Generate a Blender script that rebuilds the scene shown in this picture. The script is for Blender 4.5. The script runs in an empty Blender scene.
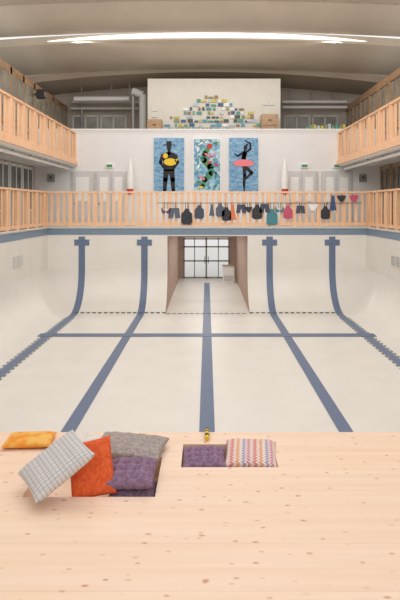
import bpy, math, random
from mathutils import Vector, Matrix
import bmesh
random.seed(7)
S=bpy.context.scene
S.view_settings.view_transform='Standard'
S.view_settings.exposure=0.12

def lin(c):
    r=[]
    for v in c:
        v=v/255.0
        r.append(v/12.92 if v<=0.04045 else ((v+0.055)/1.055)**2.4)
    return (r[0],r[1],r[2],1.0)

def mat(name,c,rough=0.6,var=0.06,scale=3.0,metal=0.0,bump=0.0,emit=None,stretch=None):
    m=bpy.data.materials.new(name); m.use_nodes=True
    nt=m.node_tree; b=nt.nodes['Principled BSDF']
    b.inputs['Roughness'].default_value=rough
    b.inputs['Metallic'].default_value=metal
    col=lin(c)
    tc=nt.nodes.new('ShaderNodeTexCoord')
    mp=nt.nodes.new('ShaderNodeMapping')
    if stretch: mp.inputs['Scale'].default_value=stretch
    nz=nt.nodes.new('ShaderNodeTexNoise'); nz.inputs['Scale'].default_value=scale; nz.inputs['Detail'].default_value=4
    rp=nt.nodes.new('ShaderNodeValToRGB')
    rp.color_ramp.elements[0].position=0.3; rp.color_ramp.elements[1].position=0.7
    rp.color_ramp.elements[0].color=tuple(max(0,x*(1-var)) for x in col[:3])+(1,)
    rp.color_ramp.elements[1].color=tuple(min(1,x*(1+var)) for x in col[:3])+(1,)
    L=nt.links.new
    L(tc.outputs['Object'],mp.inputs['Vector']); L(mp.outputs[0],nz.inputs['Vector'])
    L(nz.outputs['Fac'],rp.inputs['Fac']); L(rp.outputs['Color'],b.inputs['Base Color'])
    if bump>0:
        bp=nt.nodes.new('ShaderNodeBump'); bp.inputs['Strength'].default_value=bump
        L(nz.outputs['Fac'],bp.inputs['Height']); L(bp.outputs[0],b.inputs['Normal'])
    if emit:
        b.inputs['Emission Color'].default_value=lin(c); b.inputs['Emission Strength'].default_value=emit
    return m

def wood_mat(name,c1,c2,knot,plank=0.0,knots=True,grain=(0.6,9,9)):
    m=bpy.data.materials.new(name); m.use_nodes=True
    nt=m.node_tree; b=nt.nodes['Principled BSDF']; b.inputs['Roughness'].default_value=0.45
    L=nt.links.new; N=nt.nodes.new
    tc=N('ShaderNodeTexCoord'); mp=N('ShaderNodeMapping'); mp.inputs['Scale'].default_value=grain
    L(tc.outputs['Object'],mp.inputs['Vector'])
    nz=N('ShaderNodeTexNoise'); nz.inputs['Scale'].default_value=2.5; nz.inputs['Detail'].default_value=5
    L(mp.outputs[0],nz.inputs['Vector'])
    rp=N('ShaderNodeValToRGB'); rp.color_ramp.elements[0].position=0.35; rp.color_ramp.elements[1].position=0.65
    rp.color_ramp.elements[0].color=lin(c2); rp.color_ramp.elements[1].color=lin(c1)
    L(nz.outputs['Fac'],rp.inputs['Fac'])
    out=rp.outputs['Color']
    if knots:
        for sc,p0,p1,st in (((4.6,7.5,3.0),.04,.12,.7),((2.6,4.7,2.0),.02,.085,.85)):
            mk=N('ShaderNodeMapping'); mk.inputs['Scale'].default_value=sc
            L(tc.outputs['Object'],mk.inputs['Vector'])
            vo=N('ShaderNodeTexVoronoi'); vo.voronoi_dimensions='2D'; vo.inputs['Scale'].default_value=1.0; L(mk.outputs[0],vo.inputs['Vector'])
            kr=N('ShaderNodeValToRGB'); kr.color_ramp.elements[0].position=p0; kr.color_ramp.elements[1].position=p1
            kr.color_ramp.elements[0].color=(1,1,1,1); kr.color_ramp.elements[1].color=(0,0,0,1)
            L(vo.outputs['Distance'],kr.inputs['Fac'])
            sx=N('ShaderNodeSeparateColor'); L(vo.outputs['Color'],sx.inputs[0])
            gt=N('ShaderNodeMapRange'); gt.inputs['From Min'].default_value=.5; gt.inputs['From Max'].default_value=.95; L(sx.outputs[0],gt.inputs['Value'])
            m2=N('ShaderNodeMath'); m2.operation='MULTIPLY'; L(kr.outputs['Color'],m2.inputs[0]); L(gt.outputs[0],m2.inputs[1])
            mm=N('ShaderNodeMath'); mm.operation='MULTIPLY'; mm.inputs[1].default_value=st
            L(m2.outputs[0],mm.inputs[0])
            mx=N('ShaderNodeMixRGB'); mx.inputs[2].default_value=lin(knot)
            L(mm.outputs[0],mx.inputs[0]); L(out,mx.inputs[1]); out=mx.outputs[0]
    if plank>0:
        sp=N('ShaderNodeSeparateXYZ'); L(tc.outputs['Object'],sp.inputs[0])
        d=N('ShaderNodeMath'); d.operation='DIVIDE'; d.inputs[1].default_value=plank; L(sp.outputs['Y'],d.inputs[0])
        fl=N('ShaderNodeMath'); fl.operation='FLOOR'; L(d.outputs[0],fl.inputs[0])
        wn=N('ShaderNodeTexWhiteNoise'); wn.noise_dimensions='1D'; L(fl.outputs[0],wn.inputs['W'])
        fr=N('ShaderNodeMath'); fr.operation='FRACT'; L(d.outputs[0],fr.inputs[0])
        lt=N('ShaderNodeMath'); lt.operation='LESS_THAN'; lt.inputs[1].default_value=0.015; L(fr.outputs[0],lt.inputs[0])
        a=N('ShaderNodeMath'); a.operation='MULTIPLY_ADD'; a.inputs[1].default_value=0.05; a.inputs[2].default_value=0.96
        L(wn.outputs['Value'],a.inputs[0])
        s=N('ShaderNodeMath'); s.operation='MULTIPLY_ADD'; s.inputs[1].default_value=-0.10; L(lt.outputs[0],s.inputs[0]); L(a.outputs[0],s.inputs[2])
        vm=N('ShaderNodeVectorMath'); vm.operation='SCALE'; L(out,vm.inputs[0]); L(s.outputs[0],vm.inputs['Scale']); out=vm.outputs[0]
    L(out,b.inputs['Base Color'])
    return m

class B:
    def __init__(s): s.v=[];s.f=[];s.m=[];s.mats=[]
    def mi(s,m):
        if m not in s.mats: s.mats.append(m)
        return s.mats.index(m)
    def face(s,pts,m):
        i=len(s.v); s.v+= [tuple(p) for p in pts]; s.f.append(tuple(range(i,i+len(pts)))); s.m.append(s.mi(m))
    def box(s,x0,x1,y0,y1,z0,z1,m):
        if x0>x1:x0,x1=x1,x0
        i=len(s.v)
        s.v+=[(x,y,z) for z in (z0,z1) for y in (y0,y1) for x in (x0,x1)]
        for q in ((0,2,3,1),(4,5,7,6),(0,1,5,4),(2,6,7,3),(0,4,6,2),(1,3,7,5)):
            s.f.append(tuple(i+k for k in q)); s.m.append(s.mi(m))
    def cyl(s,p0,p1,r0,r1,m,n=12):
        p0=Vector(p0);p1=Vector(p1);d=(p1-p0).normalized()
        a=d.orthogonal().normalized();b=d.cross(a)
        i=len(s.v)
        for p,r in((p0,r0),(p1,r1)):
            for k in range(n):
                t=2*math.pi*k/n; s.v.append(tuple(p+a*r*math.cos(t)+b*r*math.sin(t)))
        for k in range(n):
            s.f.append((i+k,i+(k+1)%n,i+n+(k+1)%n,i+n+k)); s.m.append(s.mi(m))
        s.f.append(tuple(i+k for k in reversed(range(n)))); s.m.append(s.mi(m))
        s.f.append(tuple(i+n+k for k in range(n))); s.m.append(s.mi(m))
    def poly(s,pts,y,th,m):
        n=len(pts); i=len(s.v)
        s.v+=[(p[0],y,p[1]) for p in pts]+[(p[0],y+th,p[1]) for p in pts]
        s.f.append(tuple(range(i,i+n))); s.m.append(s.mi(m))
        s.f.append(tuple(i+n+k for k in reversed(range(n)))); s.m.append(s.mi(m))
        for k in range(n):
            s.f.append((i+k,i+n+k,i+n+(k+1)%n,i+(k+1)%n)); s.m.append(s.mi(m))
    def limb(s,path,ws,y,th,m):
        for k in range(len(path)-1):
            p=Vector(path[k]);q=Vector(path[k+1]); d=(q-p).normalized(); nn=Vector((-d.y,d.x))
            a,c=ws[k],ws[k+1]
            s.poly([tuple(p+nn*a),tuple(q+nn*c),tuple(q-nn*c),tuple(p-nn*a)],y,th,m)
            s.poly([(q.x+c*math.cos(t*math.pi/5),q.y+c*math.sin(t*math.pi/5)) for t in range(10)],y,th,m)
    def obj(s,name,smooth=False,bevel=0,recalc=True):
        me=bpy.data.meshes.new(name); me.from_pydata(s.v,[],s.f)
        for m in s.mats: me.materials.append(m)
        for p,k in zip(me.polygons,s.m): p.material_index=k; p.use_smooth=smooth
        if recalc:
            bm=bmesh.new(); bm.from_mesh(me); bmesh.ops.recalc_face_normals(bm,faces=bm.faces); bm.to_mesh(me); bm.free()
        o=bpy.data.objects.new(name,me); S.collection.objects.link(o)
        if bevel>0:
            md=o.modifiers.new('bevel','BEVEL'); md.width=bevel; md.segments=2; md.limit_method='ANGLE'
        return o
def boxobj(name,*a,**k):
    b=B(); b.box(*a); return b.obj(name,**k)

# ---------------- materials
M_pool=mat('pool_paint',(226,222,215),0.4,0.03,1.2)
M_line=mat('lane_tile_blue',(98,114,142),0.45,0.06,8)
M_band=mat('rim_tile_blue',(118,138,158),0.35,0.08,20)
M_cope=mat('coping_stone',(205,205,200),0.6,0.05,4)
M_drain=mat('drain_dark',(90,104,104),0.6,0.05)
M_wall=mat('wall_white',(232,232,233),0.7,0.02,2)
M_wallg=mat('wall_warm_grey',(184,173,160),0.8,0.05,2)
M_box=mat('wall_cream',(206,201,192),0.8,0.03,2)
M_deck=mat('deck_tile',(200,198,192),0.5,0.05,4)
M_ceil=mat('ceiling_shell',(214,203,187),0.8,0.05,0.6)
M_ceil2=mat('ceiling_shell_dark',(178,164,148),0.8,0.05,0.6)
M_slat=wood_mat('pine_slat',(242,200,162),(232,184,144),(190,110,60),knots=False,grain=(6,6,0.5))
M_frame=wood_mat('brown_wood',(184,150,116),(156,122,92),(90,60,40),knots=False,grain=(6,0.5,6))
M_deckwood=wood_mat('pine_deck',(248,219,195),(243,210,183),(192,118,78),plank=0.52,grain=(0.35,5,5))
M_white=mat('white_paint',(240,240,238),0.5,0.02)
M_door=mat('door_paint',(210,210,212),0.5,0.02)
M_grey=mat('grey_metal',(150,150,150),0.4,0.05,metal=0.4)
M_dark=mat('dark_rubber',(45,45,48),0.7,0.05)
M_glassd=mat('dim_glass',(92,98,98),0.15,0.25,1.5)
M_glassd2=mat('upper_glass',(150,148,138),0.15,0.3,1.5)
M_black=mat('ink_black',(22,22,28),0.6,0.02)
M_yel=mat('yellow_ink',(240,205,50),0.6,0.04)
M_pink=mat('pink_ink',(238,130,140),0.6,0.06,30)
M_red=mat('red_cloth',(205,60,50),0.6,0.05)
M_green=mat('exit_green',(60,150,90),0.5,0.03)
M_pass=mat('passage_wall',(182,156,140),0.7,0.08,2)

# ---------------- pool basin
W=6.35; YF=23.3; YN=-1.0; R=1.55; RS=1.15; RIM=3.2; OX0=-1.58; OX1=1.62; OZ=2.88
prof=[(0,RIM),(0,OZ),(0,2.3)]
NT=16
for k in range(NT+1):
    t=k/NT*math.pi/2
    prof.append((1-math.cos(t),R-R*math.sin(t)))
b=B()
def ring(d,z):
    xs=W-d*RS; yf=YF-d*R
    return [(-xs,YN,z),(-xs,yf,z),(OX0,yf,z),(OX1,yf,z),(xs,yf,z),(xs,YN,z)]
for i in range(len(prof)-1):
    a=ring(*prof[i]); c=ring(*prof[i+1])
    for j in range(5):
        if j==2 and prof[i+1][1]<OZ-1e-6: continue
        b.face([a[j],a[j+1],c[j+1],c[j]],M_pool)
xs=W-RS; yf=YF-R
b.face([(-xs,YN,0),(xs,YN,0),(xs,yf,0),(-xs,yf,0)],M_pool)
o=b.obj('pool_basin',smooth=False)
bm=bmesh.new(); bm.from_mesh(o.data); bmesh.ops.remove_doubles(bm,verts=bm.verts,dist=1e-4)
bmesh.ops.recalc_face_normals(bm,faces=bm.faces)
for f in bm.faces: f.smooth = f.calc_center_median().z<R-0.001 and f.calc_center_median().z>0.001
bm.to_mesh(o.data); bm.free()
# passage
b=B()
Yd=33.0
for x in (OX0,OX1):
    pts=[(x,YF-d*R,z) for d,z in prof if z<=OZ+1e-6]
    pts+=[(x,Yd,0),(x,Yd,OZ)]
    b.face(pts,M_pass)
b.face([(OX0,YF,OZ),(OX1,YF,OZ),(OX1,Yd,OZ),(OX0,Yd,OZ)],M_white)
b.face([(OX0,YF-R,0),(OX1,YF-R,0),(OX1,Yd,0),(OX0,Yd,0)],M_pool)
b.obj('wall_passage')
b=B()
dw0,dw1,dh=-1.36,1.3,2.3
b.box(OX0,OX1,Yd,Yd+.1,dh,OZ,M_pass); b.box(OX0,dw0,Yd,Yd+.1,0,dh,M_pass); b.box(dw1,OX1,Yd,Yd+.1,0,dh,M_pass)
b.obj('wall_entrance')
M_clear=bpy.data.materials.new('clear_glass'); M_clear.use_nodes=True
p=M_clear.node_tree.nodes['Principled BSDF']; p.inputs['Transmission Weight'].default_value=1; p.inputs['Roughness'].default_value=0.0; p.inputs['IOR'].default_value=1.05
b=B()
mid=(dw0+dw1)/2
fr=mat('door_frame_grey',(150,146,142),.5,.04)
for x in (dw0,mid-.06,dw1-.1): b.box(x,x+.1,Yd-.02,Yd+.06,0.01,dh-.01,fr)
for z in (0.01,.95,1.75,dh-.1): b.box(dw0,dw1,Yd-.02,Yd+.06,z,z+.08,fr)
b.box(mid-.7,mid-.65,Yd-.02,Yd+.05,0.01,dh-.01,fr); b.box(mid+.65,mid+.7,Yd-.02,Yd+.05,0.01,dh-.01,fr)
b.box(dw0+.05,dw1-.05,Yd+.01,Yd+.02,.05,dh-.05,M_clear)
b.box(mid-.12,mid-.09,Yd-.08,Yd-.04,.85,1.25,M_dark); b.box(mid+.09,mid+.12,Yd-.08,Yd-.04,.85,1.25,M_dark)
b.obj('door_1')
boxobj('ground_outside',-12,12,33.6,60,-.1,-.02,mat('paving',(246,246,244),0.8,0.03))
b=B()
b.box(.85,1.45,31,31.35,0.002,.9,M_white); b.box(.8,1.5,30.95,31.4,.9,.94,M_frame); b.box(.9,1.4,30.98,31,.1,.4,M_cope)
b.obj('reception_counter')

# rim tiles + coping
b=B(); e=.012
b.box(-W+.001,-W+e,YN,YF,2.93,3.17,M_band); b.box(W-e,W-.001,YN,YF,2.93,3.17,M_band); b.box(-W+e,W-e,YF-e,YF-.001,2.93,3.17,M_band)
b.obj('pool_waterline_tiles')
b=B()
b.box(-W-.35,-W+.05,YN,YF+.35,3.201,3.25,M_cope); b.box(W-.05,W+.35,YN,YF+.35,3.201,3.25,M_cope); b.box(-W+.05,W-.05,YF-.05,YF+.35,3.201,3.25,M_cope)
b.obj('pool_coping',bevel=.01)
def ribbon(b,x0,x1,ystart,ztop,m,off=.006):
    pts=[(YF-off,ztop)]
    for d,z in prof:
        if z<ztop-1e-3:
            if z>=R: pts.append((YF-off,z))
            else:
                cy=YF-R; cz=R
                vy=(YF-d*R)-cy; vz=z-cz; l=math.hypot(vy,vz) 
                pts.append((cy+vy*(l-off)/l,cz+vz*(l-off)/l))
    pts.append((ystart,off))
    for i in range(len(pts)-1):
        (ya,za),(yb,zb)=pts[i],pts[i+1]
        b.face([(x0,ya,za),(x1,ya,za),(x1,yb,zb),(x0,yb,zb)],m)
for xc in (-5.0,-2.5,2.5,5.0):
    b=B(); w=.13
    ribbon(b,xc-w,xc+w,6.3,2.86,M_line)
    b.box(xc-.3,xc+.3,YF-.014,YF-.004,2.50,2.74,M_line)
    if abs(xc)>4:
        y=21.2
        while y>8:
            for q in (-.17,.17):
                b.box(xc+q-.02,xc+q+.02,y-.14,y,.003,.012,M_drain)
            y-=.3
    b.obj('lane_line',recalc=False)
b=B(); b.box(-.14,.14,6.3,31,.001,.007,M_line); b.obj('lane_line',recalc=False)
b=B(); b.box(-5.3,5.3,18.15,18.6,.008,.012,M_line); b.obj('cross_line')
b=B()
def zc(y):
    t=(y-(YF-R)); return R-math.sqrt(max(R*R-t*t,0))
for x0,x1 in ((-5.0,OX0),(OX1,5.0)):
    x=x0
    while x<x1-.1:
        b.box(x,x+.14,22.02,22.12,zc(22.02)+.003,zc(22.12)+.012,M_drain); x+=.22
x=OX0+.05
while x<OX1-.15: b.box(x,x+.14,22.02,22.12,.008,.014,M_drain); x+=.22
b.obj('drain_channel')
for s in (-1,1):
    b=B()
    for yy in (19.1,19.6):
        x=s*(W-.025)
        b.box(x-.02,x+.02,yy,yy+.38,2.05,2.4,M_cope)
        for k in range(4): b.box(x-.03,x+.015,yy+.04,yy+.34,2.09+k*.08,2.11+k*.08,M_grey)
    b.obj('water_inlet_grille')

# ---------------- decks, walls
b=B()
b.box(-8.0,-W-.01,YN,27,3.0,3.2,M_deck); b.box(W+.01,8.0,YN,27,3.0,3.2,M_deck); b.box(-W-.01,W+.01,YF+.02,27,2.95,3.2,M_deck)
b.obj('floor_poolside')
boxobj('wall_back',-8,8,27,27.2,3.2,7.6,M_wall)
boxobj('trim_parapet',-8,8,26.97,27.23,7.6,7.66,M_white)
boxobj('floor_mezzanine',-12,12,27.2,33.2,6.0,6.2,M_deck)
boxobj('wall_back_upper',-12,12,33.2,33.4,6.2,12.6,M_wallg)
boxobj('wall_projection_room',-2.95,3.65,29,31.5,6.2,10.42,M_box)
for s,nm in((-1,'left'),(1,'right')):
    b=B()
    b.box(s*8,s*8.2,YN,33.2,3.17,9.75,M_wallg)
    b.obj('wall_'+nm)
    boxobj('wall_outer_'+nm,s*12,s*12.2,10,33.2,6,12.6,M_ceil2)
    b=B(); y=14.0
    while y<26.0:
        x=s*7.96
        b.box(x-.02,x+.02,y,y+1.35,3.9,5.75,M_glassd)
        for yy in (y-.06,y+.64,y+1.29): b.box(x-.06,x+.03,yy,yy+.1,3.3,5.85,M_white if s<0 else M_frame)
        for zz in (3.85,5.72): b.box(x-.06,x+.03,y,y+1.35,zz,zz+.1,M_white if s<0 else M_frame)
        y+=1.6
    b.obj('window_1')
    b=B(); y=14.0; x=s*7.95
    while y<32.5:
        b.box(x-.03,x+.03,y,y+1.5,7.5,9.45,M_glassd2)
        b.box(x-.1,x+.04,y-.12,y+.1,6.2,9.7,M_frame)
        b.box(x-.07,x+.04,y+.72,y+.8,7.5,9.45,M_frame)
        y+=1.6
    for zz,t in((7.35,.2),(8.5,.09),(9.42,.32)): b.box(x-.09,x+.04,14,33.1,zz,zz+t,M_frame)
    b.obj('window_2')
    b=B()
    b.box(s*6.05,s*8,YN,27,5.92,6.12,M_white)
    b.box(s*5.98,s*6.05,YN,27,5.98,6.16,M_slat)
    b.obj('balcony_floor_'+nm)
    b=B()
    b.cyl((s*6.35,8,5.8),(s*6.35,26.8,5.8),.06,.06,M_white)
    b.cyl((s*6.6,8,5.82),(s*6.6,26.8,5.82),.035,.035,M_grey)
    for k in range(9): b.box(s*6.33,s*6.37,9+k*2,9.04+k*2,5.84,5.92,M_grey)
    b.obj('ceiling_pipe')

# railings
def rail_x(b,y,x0,x1,z0,z1,sp,sw,post):
    n=int(round((x1-x0)/sp))
    for k in range(n+1):
        x=x0+(x1-x0)*k/n
        if k%post==0: b.box(x-.08,x+.08,y-.05,y+.06,z0,z1,M_slat)
        else: b.box(x-sw/2,x+sw/2,y-.02,y+.02,z0+.06,z1-.03,M_slat)
    b.box(x0-.06,x1+.06,y-.07,y+.08,z1-.02,z1+.05,M_slat)
    b.box(x0,x1,y-.035,y+.035,z0+.04,z0+.16,M_slat)
def rail_y(b,x,y0,y1,z0,z1,sp,sw,post):
    n=int(round((y1-y0)/sp))
    for k in range(n+1):
        y=y0+(y1-y0)*k/n
        if k%post==0: b.box(x-.07,x+.07,y-.09,y+.09,z0,z1,M_slat)
        else: b.box(x-.015,x+.015,y-sw/2,y+sw/2,z0+.06,z1-.03,M_slat)
    b.box(x-.07,x+.07,y0-.06,y1+.06,z1-.02,z1+.05,M_slat)
    b.box(x-.035,x+.035,y0,y1,z0+.04,z0+.16,M_slat)
b=B()
rail_x(b,YF+.2,-6.5,6.5,3.25,4.62,.25,.11,4)
rail_y(b,-6.5,8,YF+.2,3.25,4.62,.36,.13,3)
rail_y(b,6.5,8,YF+.2,3.25,4.62,.36,.13,3)
b.obj('poolside_railing')
for s in (-1,1):
    b=B()
    rail_y(b,s*6.12,8,26.9,6.14,7.45,.42,.17,3)
    b.obj('balcony_railing')

# ---------------- ceiling shells
def shell(name,pts,drop,m,x1=12.0):
    b=B(); n=32
    def zz(z,x): return z-drop*(x/8.0)**2*0.75
    for i in range(len(pts)-1):
        (ya,za),(yb,zb)=pts[i],pts[i+1]
        for k in range(n):
            xa=-x1+2*x1*k/n; xb=-x1+2*x1*(k+1)/n
            b.face([(xa,ya,zz(za,xa)),(xa,yb,zz(zb,xa)),(xb,yb,zz(zb,xb)),(xb,ya,zz(za,xb))],m)
    o=b.obj(name,smooth=True,recalc=False)
    bm=bmesh.new(); bm.from_mesh(o.data); bmesh.ops.remove_doubles(bm,verts=bm.verts,dist=1e-4); bm.to_mesh(o.data); bm.free()
    md=o.modifiers.new('es','EDGE_SPLIT'); md.split_angle=math.radians(50)
    return o
def belly(y0,y1,z0,z1,sag,n=12,lip=.35):
    pts=[(y0,z0+lip)]
    for k in range(n+1):
        t=k/n
        pts.append((y0+(y1-y0)*t, z0+(z1-z0)*t - sag*math.sin(math.pi*t)))
    pts.append((y1,z1+lip)); return pts
shell('ceiling',belly(14,19.4,12.5,12.35,.3),.25,M_ceil)
shell('ceiling',belly(19.5,22.9,12.2,12.15,.22),.25,M_ceil)
shell('ceiling',belly(22.95,26.2,12.12,11.9,.22),.25,M_ceil)
shell('ceiling',belly(26.35,30.0,11.6,11.15,.12),.35,M_ceil)
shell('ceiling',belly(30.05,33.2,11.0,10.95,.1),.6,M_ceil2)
M_sky=mat('skylight_glass',(250,250,250),0.3,0.0,emit=1.0)
b=B(); n=20
for k in range(n):
    xa=-7.2+14.4*k/n; xb=-7.2+14.4*(k+1)/n
    f=lambda x:.3*(x/8)**2*.75
    g=lambda x:.20*(1-(abs(x)/7.2)**3)+.02
    b.face([(xa,26.32,11.68-f(xa)),(xb,26.32,11.68-f(xb)),(xb,26.3,11.68+g(xb)-f(xb)),(xa,26.3,11.68+g(xa)-f(xa))],M_sky)
b.obj('window_skylight',recalc=False)

# ---------------- posters
def water_mat():
    m=bpy.data.materials.new('poster_water'); m.use_nodes=True; nt=m.node_tree; bs=nt.nodes['Principled BSDF']
    tc=nt.nodes.new('ShaderNodeTexCoord'); v=nt.nodes.new('ShaderNodeTexNoise'); v.inputs['Scale'].default_value=6; v.inputs['Distortion'].default_value=1.0; v.inputs['Detail'].default_value=2
    mp=nt.nodes.new('ShaderNodeMapping'); mp.inputs['Scale'].default_value=(1,1,2.4)
    r=nt.nodes.new('ShaderNodeValToRGB'); r.color_ramp.elements[0].position=.34; r.color_ramp.elements[1].position=.72
    r.color_ramp.elements[0].color=lin((80,138,186)); r.color_ramp.elements[1].color=lin((160,198,222))
    nt.links.new(tc.outputs['Object'],mp.inputs[0]); nt.links.new(mp.outputs[0],v.inputs['Vector']); nt.links.new(v.outputs['Fac'],r.inputs[0]); nt.links.new(r.outputs[0],bs.inputs['Base Color'])
    return m
def collage_mat():
    m=bpy.data.materials.new('poster_collage'); m.use_nodes=True; nt=m.node_tree; bs=nt.nodes['Principled BSDF']
    tc=nt.nodes.new('ShaderNodeTexCoord'); v=nt.nodes.new('ShaderNodeTexVoronoi'); v.inputs['Scale'].default_value=9
    r=nt.nodes.new('ShaderNodeValToRGB'); r.color_ramp.interpolation='CONSTANT'
    cols=[(80,140,190),(110,165,205),(190,215,226),(90,150,170),(150,190,210),(160,205,222),(120,175,205),(130,185,190)]
    els=r.color_ramp.elements; els[0].color=lin(cols[0]); els[1].position=.14; els[1].color=lin(cols[1])
    for i,c in enumerate(cols[2:]):
        e=els.new(.27+i*.12); e.color=lin(c)
    nt.links.new(tc.outputs['Object'],v.inputs['Vector']); nt.links.new(v.outputs['Color'],r.inputs[0]); nt.links.new(r.outputs[0],bs.inputs['Base Color'])
    return m
M_wat=water_mat(); M_col=collage_mat()
PY=26.93; pz0,pz1=4.75,7.23
def ell(cx,cz,rx,rz,n=20,a0=0,a1=2*math.pi):
    return [(cx+rx*math.cos(a0+(a1-a0)*k/n),cz+rz*math.sin(a0+(a1-a0)*k/n)) for k in range(n)]
def P(pts,ox,m,l=1): b.poly([(ox+p[0],p[1]) for p in pts],PY-.006*l,.006*l,m)
def Lm(path,ws,ox,m,l=1): b.limb([(ox+p[0],p[1]) for p in path],ws,PY-.006*l,.006*l,m)
b=B(); x0,x1=-2.45,-1.06; cx=(x0+x1)/2
b.box(x0,x1,PY,26.97,pz0,pz1,M_wat)
P(ell(0,6.8,.11,.15),cx,M_black)
P([(-.28,6.88),(.28,6.88),(.28,6.92),(-.28,6.92)],cx,M_black,2); P([(-.13,6.92),(.13,6.92),(.11,7.08),(-.11,7.08)],cx,M_black,2)
Lm([(0,6.7),(0,6.5)],[.06,.08],cx,M_black)
P([(-.3,6.5),(-.08,6.58),(.08,6.58),(.3,6.5),(.24,5.7),(-.24,5.7)],cx,M_black)
Lm([(-.28,6.46),(-.4,6.1),(-.24,5.85)],[.09,.07,.05],cx,M_black,2); Lm([(.28,6.46),(.4,6.1),(.24,5.85)],[.09,.07,.05],cx,M_black,2)
Lm([(-.11,5.78),(-.17,5.3),(-.2,4.8)],[.14,.11,.08],cx,M_black); Lm([(.11,5.78),(.17,5.3),(.2,4.8)],[.14,.11,.08],cx,M_black)
P(ell(.06,6.12,.3,.17),cx,M_yel,3); P(ell(-.16,6.4,.11,.12),cx,M_yel,4); P([(-.26,6.41),(-.38,6.37),(-.25,6.34)],cx,M_red,5)
P([(.25,6.2),(.43,6.3),(.34,6.06)],cx,M_yel,3)
b.obj('poster_duck_float_man',recalc=True)
b=B(); x0,x1=-.66,.66; cx=0
b.box(x0,x1,PY,26.97,pz0,pz1,M_white); b.box(x0+.05,x1-.05,PY-.003,PY,pz0+.05,pz1-.05,M_col)
M_teal=mat('teal_ink',(60,130,120),.6,.1); M_gr=mat('leaf_ink',(80,140,90),.6,.1)
P(ell(.12,6.85,.13,.12),0,M_red,3)
Lm([(.1,6.8),(-.1,6.5),(-.15,6.2),(.15,5.9),(.2,5.6),(-.1,5.3),(-.2,5.0)],[.08,.13,.14,.15,.12,.12,.1],0,M_gr,2)
Lm([(-.1,6.5),(.2,6.35),(.4,6.55)],[.05,.04,.02],0,M_pink,3); Lm([(-.15,6.2),(-.4,6.4)],[.05,.02],0,M_teal,3)
Lm([(.15,5.8),(.42,5.6),(.38,5.3)],[.06,.05,.02],0,M_teal,3); Lm([(-.1,5.3),(-.42,5.5)],[.05,.02],0,M_pink,3)
Lm([(-.4,6.9),(-.15,7.05),(.05,7.0)],[.02,.05,.02],0,M_white,3)
for k,(u,v,a) in enumerate([(-.42,5.2,.5),(-.4,5.9,1.2),(.42,6.0,2.2),(.38,5.0,.8),(-.3,4.95,.2),(.4,7.0,.3),(-.42,6.7,1.5),(.1,6.1,.4),(0,5.55,1)]):
    pts=[(u+.16*t*math.cos(a)-w*math.sin(a),v+.16*t*math.sin(a)+w*math.cos(a)) for t,w in((-1,0),(0,-.06),(1,0),(0,.06))]
    P(pts,0,(M_gr,M_white,M_red,M_teal,M_yel)[k%5],4)
b.obj('poster_river_map')
b=B(); x0,x1=1.02,2.36; cx=1.69
b.box(x0,x1,PY,26.97,pz0,pz1,M_wat)
P(ell(.08,6.78,.09,.12),cx,M_black); P(ell(.15,6.9,.06,.05),cx,M_black,2)
Lm([(.06,6.68),(.04,6.5),(.0,6.3),(.02,6.1)],[.035,.12,.1,.11],cx,M_black)
Lm([(.1,6.56),(.32,6.72),(.3,6.98),(.08,7.1)],[.055,.045,.04,.025],cx,M_black,2)
Lm([(-.05,6.54),(-.26,6.4),(-.42,6.5)],[.055,.045,.025],cx,M_black,2)
P([(-.5,6.1),(-.3,6.2),(0,6.24),(.3,6.2),(.5,6.08),(.42,5.97),(.2,5.92),(-.2,5.92),(-.44,5.98)],cx,M_pink,3)
Lm([(.03,5.95),(.05,5.5),(.02,5.1),(.03,4.8)],[.09,.075,.06,.03],cx,M_black)
Lm([(.05,5.92),(.38,5.62),(.1,5.35)],[.09,.07,.04],cx,M_black,2)
b.obj('poster_ballerina')

def door(px0,px1,n):
    b=B(); x0,x1=px0,px1; zt=5.62
    b.box(x0-.08,x1+.08,26.94,26.995,3.2,zt+.08,M_cope)
    w=(x1-x0)/n
    for k in range(n):
        b.box(x0+k*w+.02,x0+(k+1)*w-.02,26.9,26.95,3.21,zt,M_door)
        b.box(x0+k*w+.15,x0+(k+1)*w-.15,26.885,26.9,4.3,zt-.2,M_white)
        b.cyl((x0+k*w+.1,26.84,4.2),(x0+k*w+.22,26.84,4.2),.02,.02,M_grey)
        b.cyl((x0+k*w+.1,26.84,4.2),(x0+k*w+.1,26.9,4.2),.02,.02,M_grey)
    b.obj('double_door' if n>1 else 'service_door',bevel=.006)
door(-6.2,-5.3,1); door(-5.1,-3.75,2); door(3.7,5.05,2); door(5.35,6.65,2)
for x in (-4.5,4.5,6.0):
    b=B(); b.box(x-.18,x+.18,26.9,26.99,5.85,6.03,M_white); b.box(x-.13,x+.13,26.89,26.9,5.88,6.0,M_green); b.obj('exit_sign')
for x in (-7.2,7.2):
    b=B(); b.box(x-.16,x+.16,26.88,26.99,5.2,5.55,M_grey); b.cyl((x,26.86,5.4),(x,26.88,5.4),.05,.05,M_dark); b.obj('alarm_box')

for x in (-3.45,3.5):
    b=B(); y=26.2
    b.cyl((x,y,3.2),(x,y,3.26),.25,.25,M_dark,20); b.cyl((x,y,3.24),(x,y,6.3),.025,.025,M_white)
    for z0,z1,r0,r1,m in((4.6,4.85,.10,.15,M_red),(4.85,5.2,.15,.17,M_white),(5.2,5.6,.17,.14,M_white),(5.6,6.2,.14,.03,M_white)):
        b.cyl((x,y,z0),(x,y,z1),r0,r1,m,12)
    b.obj('folded_parasol')

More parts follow.
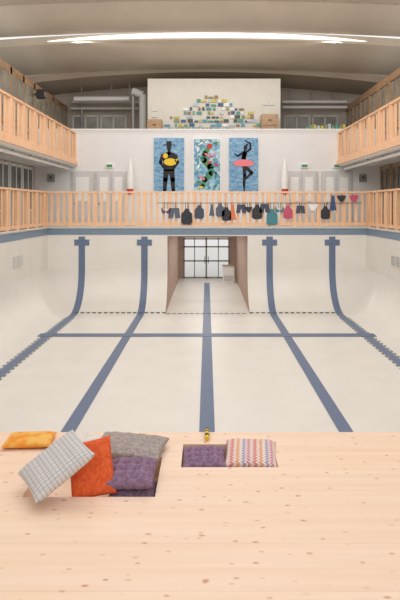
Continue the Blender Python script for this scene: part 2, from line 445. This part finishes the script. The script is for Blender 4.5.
# photo collage upper wall
b=B()
cols=[mat('print_%d'%i,c,.6,.2,12) for i,c in enumerate([(80,140,130),(125,140,100),(70,95,125),(226,226,222),(145,115,90),(90,150,175),(70,85,75),(190,175,90),(170,185,195),(110,160,140)])]
rows=[(7.72,-2.0,2.4),(7.92,-2.1,2.5),(8.12,-2.1,2.5),(8.32,-1.9,2.4),(8.52,-2.0,2.2),(8.72,-1.3,2.1),(8.92,-1.2,1.7),(9.12,-.7,1.2),(9.32,-.5,.9),(9.5,-.1,.4)]
for z,a,c in rows:
    x=a
    while x<c:
        w=random.choice((.12,.18,.26))
        if random.random()<.85: b.box(x,x+w,28.96,28.995,z-.08,z+random.choice((.02,.06,.08)),random.choice(cols))
        x+=w+random.choice((.04,.08))
b.obj('photo_collage')
b=B()
for i,(x,z) in enumerate([(-2.6,8.9),(-2.6,8.6),(2.9,9.2),(3.2,9.2),(2.95,8.7)]):
    b.box(x-.13,x+.13,28.96,28.99,z-.1,z+.1,M_cope)
b.obj('wall_notice')
def cab(x0,x1,y0,y1,z0,z1,n):
    b=B(); b.box(x0,x1,y0,y1,z0,z1,M_frame)
    h=(z1-z0)/n
    for k in range(n): b.box(x0+.06,x1-.06,y0-.03,y0,z0+k*h+.05,z0+(k+1)*h-.05,M_frame)
    for k in range(n): b.cyl(((x0+x1)/2-.08,y0-.06,z0+(k+.5)*h),((x0+x1)/2+.08,y0-.06,z0+(k+.5)*h),.015,.015,M_dark)
    b.obj('timber_cabinet')
cab(2.65,3.45,28.3,28.9,6.2,8.55,4); cab(-2.9,-2.2,28.3,28.9,6.2,8.3,4); cab(4.0,6.3,28.5,29,6.2,7.85,3)
b=B()
for z in (9.9,9.55): b.cyl((-7.6,32.6,z),(-3.6,32.6,z),.08,.08,M_cope)
b.cyl((-7.2,31.6,9.9),(-4.2,31.6,9.9),.13,.13,M_white)
for x in (-6.8,-5.2,-4.2): b.cyl((x,31.6,9.9),(x,31.6,11),.03,.03,M_grey)
b.cyl((-7.0,32.6,9.9),(-7.0,32.6,6.2),.07,.07,M_grey); b.obj('ventilation_pipe')
b=B(); b.cyl((-3.35,30.5,6.2),(-3.35,30.5,9.9),.2,.2,M_cope,20); b.cyl((-3.35,30.5,9.9),(-3.9,30.5,10.1),.2,.2,M_cope,20); b.cyl((-3.85,30.4,6.2),(-3.85,30.4,9.8),.09,.09,M_grey); b.obj('ventilation_duct')
b=B()
for z in (9.9,9.6): b.cyl((4.2,32.5,z),(7.8,32.5,z),.08,.08,M_white)
for x in (4.6,5.8,7.0): b.cyl((x,32.5,9.5),(x,32.5,11),.03,.03,M_grey)
b.obj('ventilation_pipe')
for x0,x1 in((-7.6,-6.2),(-6.0,-4.6),(4.4,5.8),(6.0,7.4)):
    b=B(); b.box(x0,x1,33.14,33.19,7.2,9.2,M_glassd2)
    for x in (x0,(x0+x1)/2,x1): b.box(x-.05,x+.05,33.08,33.19,7.2,9.2,M_cope)
    for z in (7.2,9.2): b.box(x0,x1,33.08,33.19,z-.05,z+.05,M_cope)
    b.obj('window_3')
b=B()
for k in range(14):
    x=4.6+k*.17; b.box(x,x+.13,27.05,27.2,7.66,7.66+random.uniform(.12,.24),random.choice(cols))
b.obj('book_row')
b=B(); b.box(-7.7,-7.35,26.3,26.6,8.95,9.35,M_dark); b.cyl((-7.33,26.45,9.15),(-7.35,26.45,9.15),.12,.12,M_grey); b.box(-7.83,-7.7,26.4,26.5,9.1,9.18,M_dark); b.obj('loudspeaker')

# ---------------- swimwear, bags and fins hanging on the railing
sw=[mat('swim_%d'%i,c,.7,.1,20) for i,c in enumerate([(50,50,58),(70,76,92),(64,60,60),(90,96,110),(190,80,110),(215,120,80),(230,230,230),(70,130,140),(110,80,110),(60,80,120)])]
onep=[(-.12,0),(-.09,0),(-.06,-.14),(0,-.18),(.06,-.14),(.09,0),(.12,0),(.13,-.2),(.1,-.34),(.14,-.5),(.05,-.6),(-.05,-.6),(-.14,-.5),(-.1,-.34),(-.13,-.2)]
trunk=[(-.17,0),(.17,0),(.22,-.36),(.04,-.36),(0,-.16),(-.04,-.36),(-.22,-.36)]
bra=[(-.2,0),(-.17,0),(-.1,-.1),(0,-.14),(.1,-.1),(.17,0),(.2,0),(.17,-.2),(.06,-.25),(0,-.17),(-.06,-.25),(-.17,-.2)]
brief=[(-.17,0),(.17,0),(.15,-.08),(.04,-.24),(-.04,-.24),(-.15,-.08)]
bag=[(-.06,0),(.06,0),(.1,-.1),(.19,-.18),(.2,-.48),(.14,-.56),(-.14,-.56),(-.2,-.48),(-.19,-.18),(-.1,-.1)]
fin=[(-.05,0),(.05,0),(.07,-.2),(.13,-.56),(.04,-.52),(0,-.57),(-.04,-.52),(-.13,-.56),(-.07,-.2)]
b=B(); x=-1.65; yy=YF+.08
while x<6.0:
    sh=random.choice((onep,trunk,bra,brief,bag,fin,bag,onep)); m=random.choice(sw[:4]*2+sw)
    zt=4.10+random.uniform(-.16,.08); sc=random.uniform(.85,1.15)
    if x>4.9: zt=4.5; sc=1.1
    pts=[(x+p[0]*sc,zt+p[1]*sc) for p in sh]
    b.poly(pts,yy,.05 if sh is bag else .025,m)
    for q in (-.05,.05): b.box(x+q-.01,x+q+.01,yy+.0,yy+.02,zt-.03,max(zt+.05,4.22),m)
    x+=random.choice((.25,.3,.34,.5))
b.cyl((-2,yy+.01,4.2),(6.2,yy+.01,4.2),.012,.012,M_dark,6)
b.obj('hanging_swimwear')

# ---------------- foreground timber deck with recesses
DZ=1.64; RZ=1.47
Xs=[-6.0,-1.53,-.43,-.24,.66,6.0]; Ys=[-.8,4.83,5.38,5.6,5.9,6.22]
def level(i,j):
    xc=(Xs[i]+Xs[i+1])/2; yc=(Ys[j]+Ys[j+1])/2
    if -1.53<xc<-.43 and 4.83<yc<5.6: return RZ
    if -.24<xc<.66 and 5.38<yc<5.9: return RZ
    return DZ
b=B()
for i in range(5):
    for j in range(5):
        z=level(i,j)
        b.face([(Xs[i],Ys[j],z),(Xs[i+1],Ys[j],z),(Xs[i+1],Ys[j+1],z),(Xs[i],Ys[j+1],z)],M_deckwood)
        if i<4:
            z2=level(i+1,j)
            if z2!=z: b.face([(Xs[i+1],Ys[j],RZ),(Xs[i+1],Ys[j+1],RZ),(Xs[i+1],Ys[j+1],DZ),(Xs[i+1],Ys[j],DZ)],M_deckwood)
        if j<4:
            z2=level(i,j+1)
            if z2!=z: b.face([(Xs[i],Ys[j+1],RZ),(Xs[i+1],Ys[j+1],RZ),(Xs[i+1],Ys[j+1],DZ),(Xs[i],Ys[j+1],DZ)],M_deckwood)
b.face([(-6,6.22,1.3),(6,6.22,1.3),(6,6.22,DZ),(-6,6.22,DZ)],M_deckwood)
b.face([(-5,6.22,0.01),(5,6.22,0.01),(6,6.22,1.3),(-6,6.22,1.3)],M_deckwood)
for x in (-6,6): b.face([(x,-.8,1.3),(x,6.22,1.3),(x,6.22,DZ),(x,-.8,DZ)],M_deckwood)
b.obj('timber_seating_platform',recalc=False)

# ---------------- cushions
def fabric(name,c1,c2,kind,scale):
    m=bpy.data.materials.new(name); m.use_nodes=True; nt=m.node_tree; bs=nt.nodes['Principled BSDF']; bs.inputs['Roughness'].default_value=.95
    L=nt.links.new; N=nt.nodes.new
    tc=N('ShaderNodeTexCoord')
    if kind=='checker':
        t=N('ShaderNodeTexBrick'); t.offset=0; t.inputs['Scale'].default_value=scale; t.inputs['Brick Width'].default_value=.5; t.inputs['Row Height'].default_value=.5
        t.inputs['Mortar Size'].default_value=.06; t.inputs['Mortar Smooth'].default_value=.5; t.inputs['Color1'].default_value=lin(c1); t.inputs['Color2'].default_value=lin(c1); t.inputs['Mortar'].default_value=lin(c2)
        L(tc.outputs['Object'],t.inputs['Vector']); out=t.outputs['Color']; L(out,bs.inputs['Base Color'])
    elif kind=='stripe':
        sp=N('ShaderNodeSeparateXYZ'); L(tc.outputs['Object'],sp.inputs[0])
        w=N('ShaderNodeMath'); w.operation='MULTIPLY'; w.inputs[1].default_value=scale; L(sp.outputs['X'],w.inputs[0])
        mx=N('ShaderNodeMath'); mx.operation='MULTIPLY'; mx.inputs[1].default_value=scale*1.6; L(sp.outputs['Y'],mx.inputs[0])
        z=N('ShaderNodeMath'); z.operation='PINGPONG'; z.inputs[1].default_value=.12; L(mx.outputs[0],z.inputs[0])
        ad=N('ShaderNodeMath'); ad.operation='ADD'; L(w.outputs[0],ad.inputs[0]); L(z.outputs[0],ad.inputs[1])
        f=N('ShaderNodeMath'); f.operation='FRACT'; L(ad.outputs[0],f.inputs[0])
        r=N('ShaderNodeValToRGB'); r.color_ramp.interpolation='CONSTANT'
        e=r.color_ramp.elements; e[0].color=lin((226,206,196)); e[1].position=.16; e[1].color=lin((214,136,132))
        for p_,c_ in((.3,(230,214,204)),(.42,(224,164,124)),(.56,(232,220,212)),(.68,(166,154,182)),(.8,(230,208,200)),(.9,(200,130,148))): q=e.new(p_); q.color=lin(c_)
        L(f.outputs[0],r.inputs[0]); L(r.outputs[0],bs.inputs['Base Color'])
    else:
        t=N('ShaderNodeTexNoise'); t.inputs['Scale'].default_value=scale
        r=N('ShaderNodeValToRGB'); r.color_ramp.elements[0].position=.4; r.color_ramp.elements[1].position=.6
        r.color_ramp.elements[0].color=lin(c1); r.color_ramp.elements[1].color=lin(c2)
        L(tc.outputs['Object'],t.inputs['Vector']); L(t.outputs['Fac'],r.inputs[0]); L(r.outputs[0],bs.inputs['Base Color'])
    return m
def cushion(name,size,th,loc,u,v,m,tuft=0,size2=None,depth=.5):
    n=56; b=B(); hs=size/2; h2=(size2 or size)/2
    def T(a,c):
        t=((1-abs(a)**4)*(1-abs(c)**4)); h=max(t,0)**.45
        if tuft:
            dd=1.0
            for i in range(tuft):
                for j in range(tuft):
                    ci=-1+2*(i+.5)/tuft; cj=-1+2*(j+.5)/tuft
                    d2=((a-ci)**2+(c-cj)**2)*(tuft*tuft)
                    dd=min(dd,1-depth*math.exp(-d2*2.2))
            h*=dd
        return h*th/2
    for s in (1,-1):
        base=len(b.v)
        for i in range(n+1):
            for j in range(n+1):
                a=math.sin((-1+2*i/n)*math.pi/2); c=math.sin((-1+2*j/n)*math.pi/2)
                pin=1-.05*(1-abs(a)**2)*abs(c)**3; pin2=1-.05*(1-abs(c)**2)*abs(a)**3
                b.v.append((a*hs*pin2,c*h2*pin,s*T(a,c)))
        for i in range(n):
            for j in range(n):
                q=(base+i*(n+1)+j,base+(i+1)*(n+1)+j,base+(i+1)*(n+1)+j+1,base+i*(n+1)+j+1)
                b.f.append(q if s>0 else q[::-1]); b.m.append(b.mi(m))
    o=b.obj(name,smooth=True,recalc=False)
    bm=bmesh.new(); bm.from_mesh(o.data); bmesh.ops.remove_doubles(bm,verts=bm.verts,dist=1e-5); bmesh.ops.recalc_face_normals(bm,faces=bm.faces); bm.to_mesh(o.data); bm.free()
    u=Vector(u).normalized(); v=Vector(v); v=(v-u*v.dot(u)).normalized(); w=u.cross(v)
    M=Matrix((u,v,w)).transposed().to_4x4(); M.translation=Vector(loc); o.matrix_world=M
    return o
F_white=fabric('cushion_check',(214,209,205),(168,168,174),'checker',14)
F_orange=fabric('cushion_orange',(220,88,42),(232,106,56),'n',30)
F_purple=fabric('cushion_purple',(128,100,124),(148,118,144),'n',30)
F_taupe=fabric('cushion_taupe',(154,142,138),(176,164,158),'n',40)
F_yellow=fabric('cushion_yellow',(236,150,50),(240,186,96),'n',9)
F_stripe=fabric('cushion_stripe',(0,0,0),(0,0,0),'stripe',4.5)
cushion('tufted_cushion',.41,.17,(-.645,5.06,1.557),(1,.03,0),(0,1,0),F_purple,4)
cushion('tufted_cushion',.42,.17,(-.66,5.09,1.72),(1,-.04,0.02),(0,1,.08),F_purple,4)
cushion('taupe_cushion',.68,.13,(-.75,5.68,1.71),(.95,-.14,-.03),(.2,.9,.03),F_taupe,5,size2=.5,depth=.35)
a=Vector((1,0,0)); c=Vector((0,.5,.866)); th=math.radians(12)
cushion('orange_cushion',.38,.12,(-.99,5.0,1.80),a*math.cos(th)+c*math.sin(th),-a*math.sin(th)+c*math.cos(th),F_orange,size2=.47)
cushion('checked_cushion',.56,.14,(-1.27,4.90,1.88),(.40,.24,.27),(-.32,.47,.05),F_white,size2=.50,tuft=5,depth=.15)
cushion('floor_cushion',.48,.07,(-1.80,5.93,1.677),(1,.06,0),(0,1,0),F_yellow,size2=.36)
cushion('tufted_cushion',.42,.17,(-.03,5.63,1.605),(1,.04,0),(0,1,.04),F_purple,4)
cushion('striped_cushion',.50,.13,(.43,5.70,1.63),(1,-.08,0),(.05,1,.10),F_stripe,4,depth=.2)
cushion('white_cushion',.40,.09,(-1.24,5.83,1.687),(1,-.5,0),(.5,1,0),fabric('cushion_white',(228,220,214),(216,206,198),'n',20))

b=B()
path=[(0,5.98,1.665),(0.0,6.1,1.68),(0,6.2,1.675),(0,6.25,1.62),(0,6.26,1.4),(0,6.27,1.1)]
pts=[]
for i in range(len(path)-1):
    for k in range(3):
        t=k/3; pts.append(tuple(path[i][q]*(1-t)+path[i+1][q]*t for q in range(3)))
for i in range(len(pts)-1): b.cyl(pts[i],pts[i+1],.022,.022,M_black if i%2 else M_yel,10)
b.obj('striped_rope')

# ---------------- light
w=bpy.data.worlds.new('World'); S.world=w; w.use_nodes=True
bg=w.node_tree.nodes['Background']; bg.inputs[0].default_value=(1,.99,.975,1); bg.inputs[1].default_value=.92
def area(name,loc,rot,sx,sy,e,col=(1,.985,.96)):
    l=bpy.data.lights.new(name,'AREA'); l.shape='RECTANGLE'; l.size=sx; l.size_y=sy; l.energy=e; l.color=col
    o=bpy.data.objects.new(name,l); o.location=loc; o.rotation_euler=rot; S.collection.objects.link(o); return o
area('skylight_fill',(0,11,12.5),(math.radians(16),0,0),14,4,450)  # added overhead fill out of view, no skylight modelled here
area('skylight_fill',(0,19.45,12.1),(0,0,0),14,.6,420)  # added fill above the frame, at the gap between two shells
area('skylight_fill',(0,26.27,11.5),(0,0,0),12,.1,250)
area('ceiling_fill',(0,10,9.0),(math.radians(130),0,0),12,1,520)  # added out-of-view fill to brighten the ceiling, not a fitting of the hall
area('passage_fill',(0,28,2.85),(0,0,0),1.5,7,80)  # added fill under the passage ceiling to lift its darkness, no fixture there
# camera
cd=bpy.data.cameras.new('camera'); cam=bpy.data.objects.new('camera',cd); S.collection.objects.link(cam)
cam.location=(0,0,4.04); cam.rotation_euler=(math.radians(90),0,0)
cd.lens=35; cd.sensor_width=36; cd.sensor_fit='AUTO'; cd.shift_x=-7/600; cd.shift_y=-93/600
cd.clip_end=200
S.camera=cam
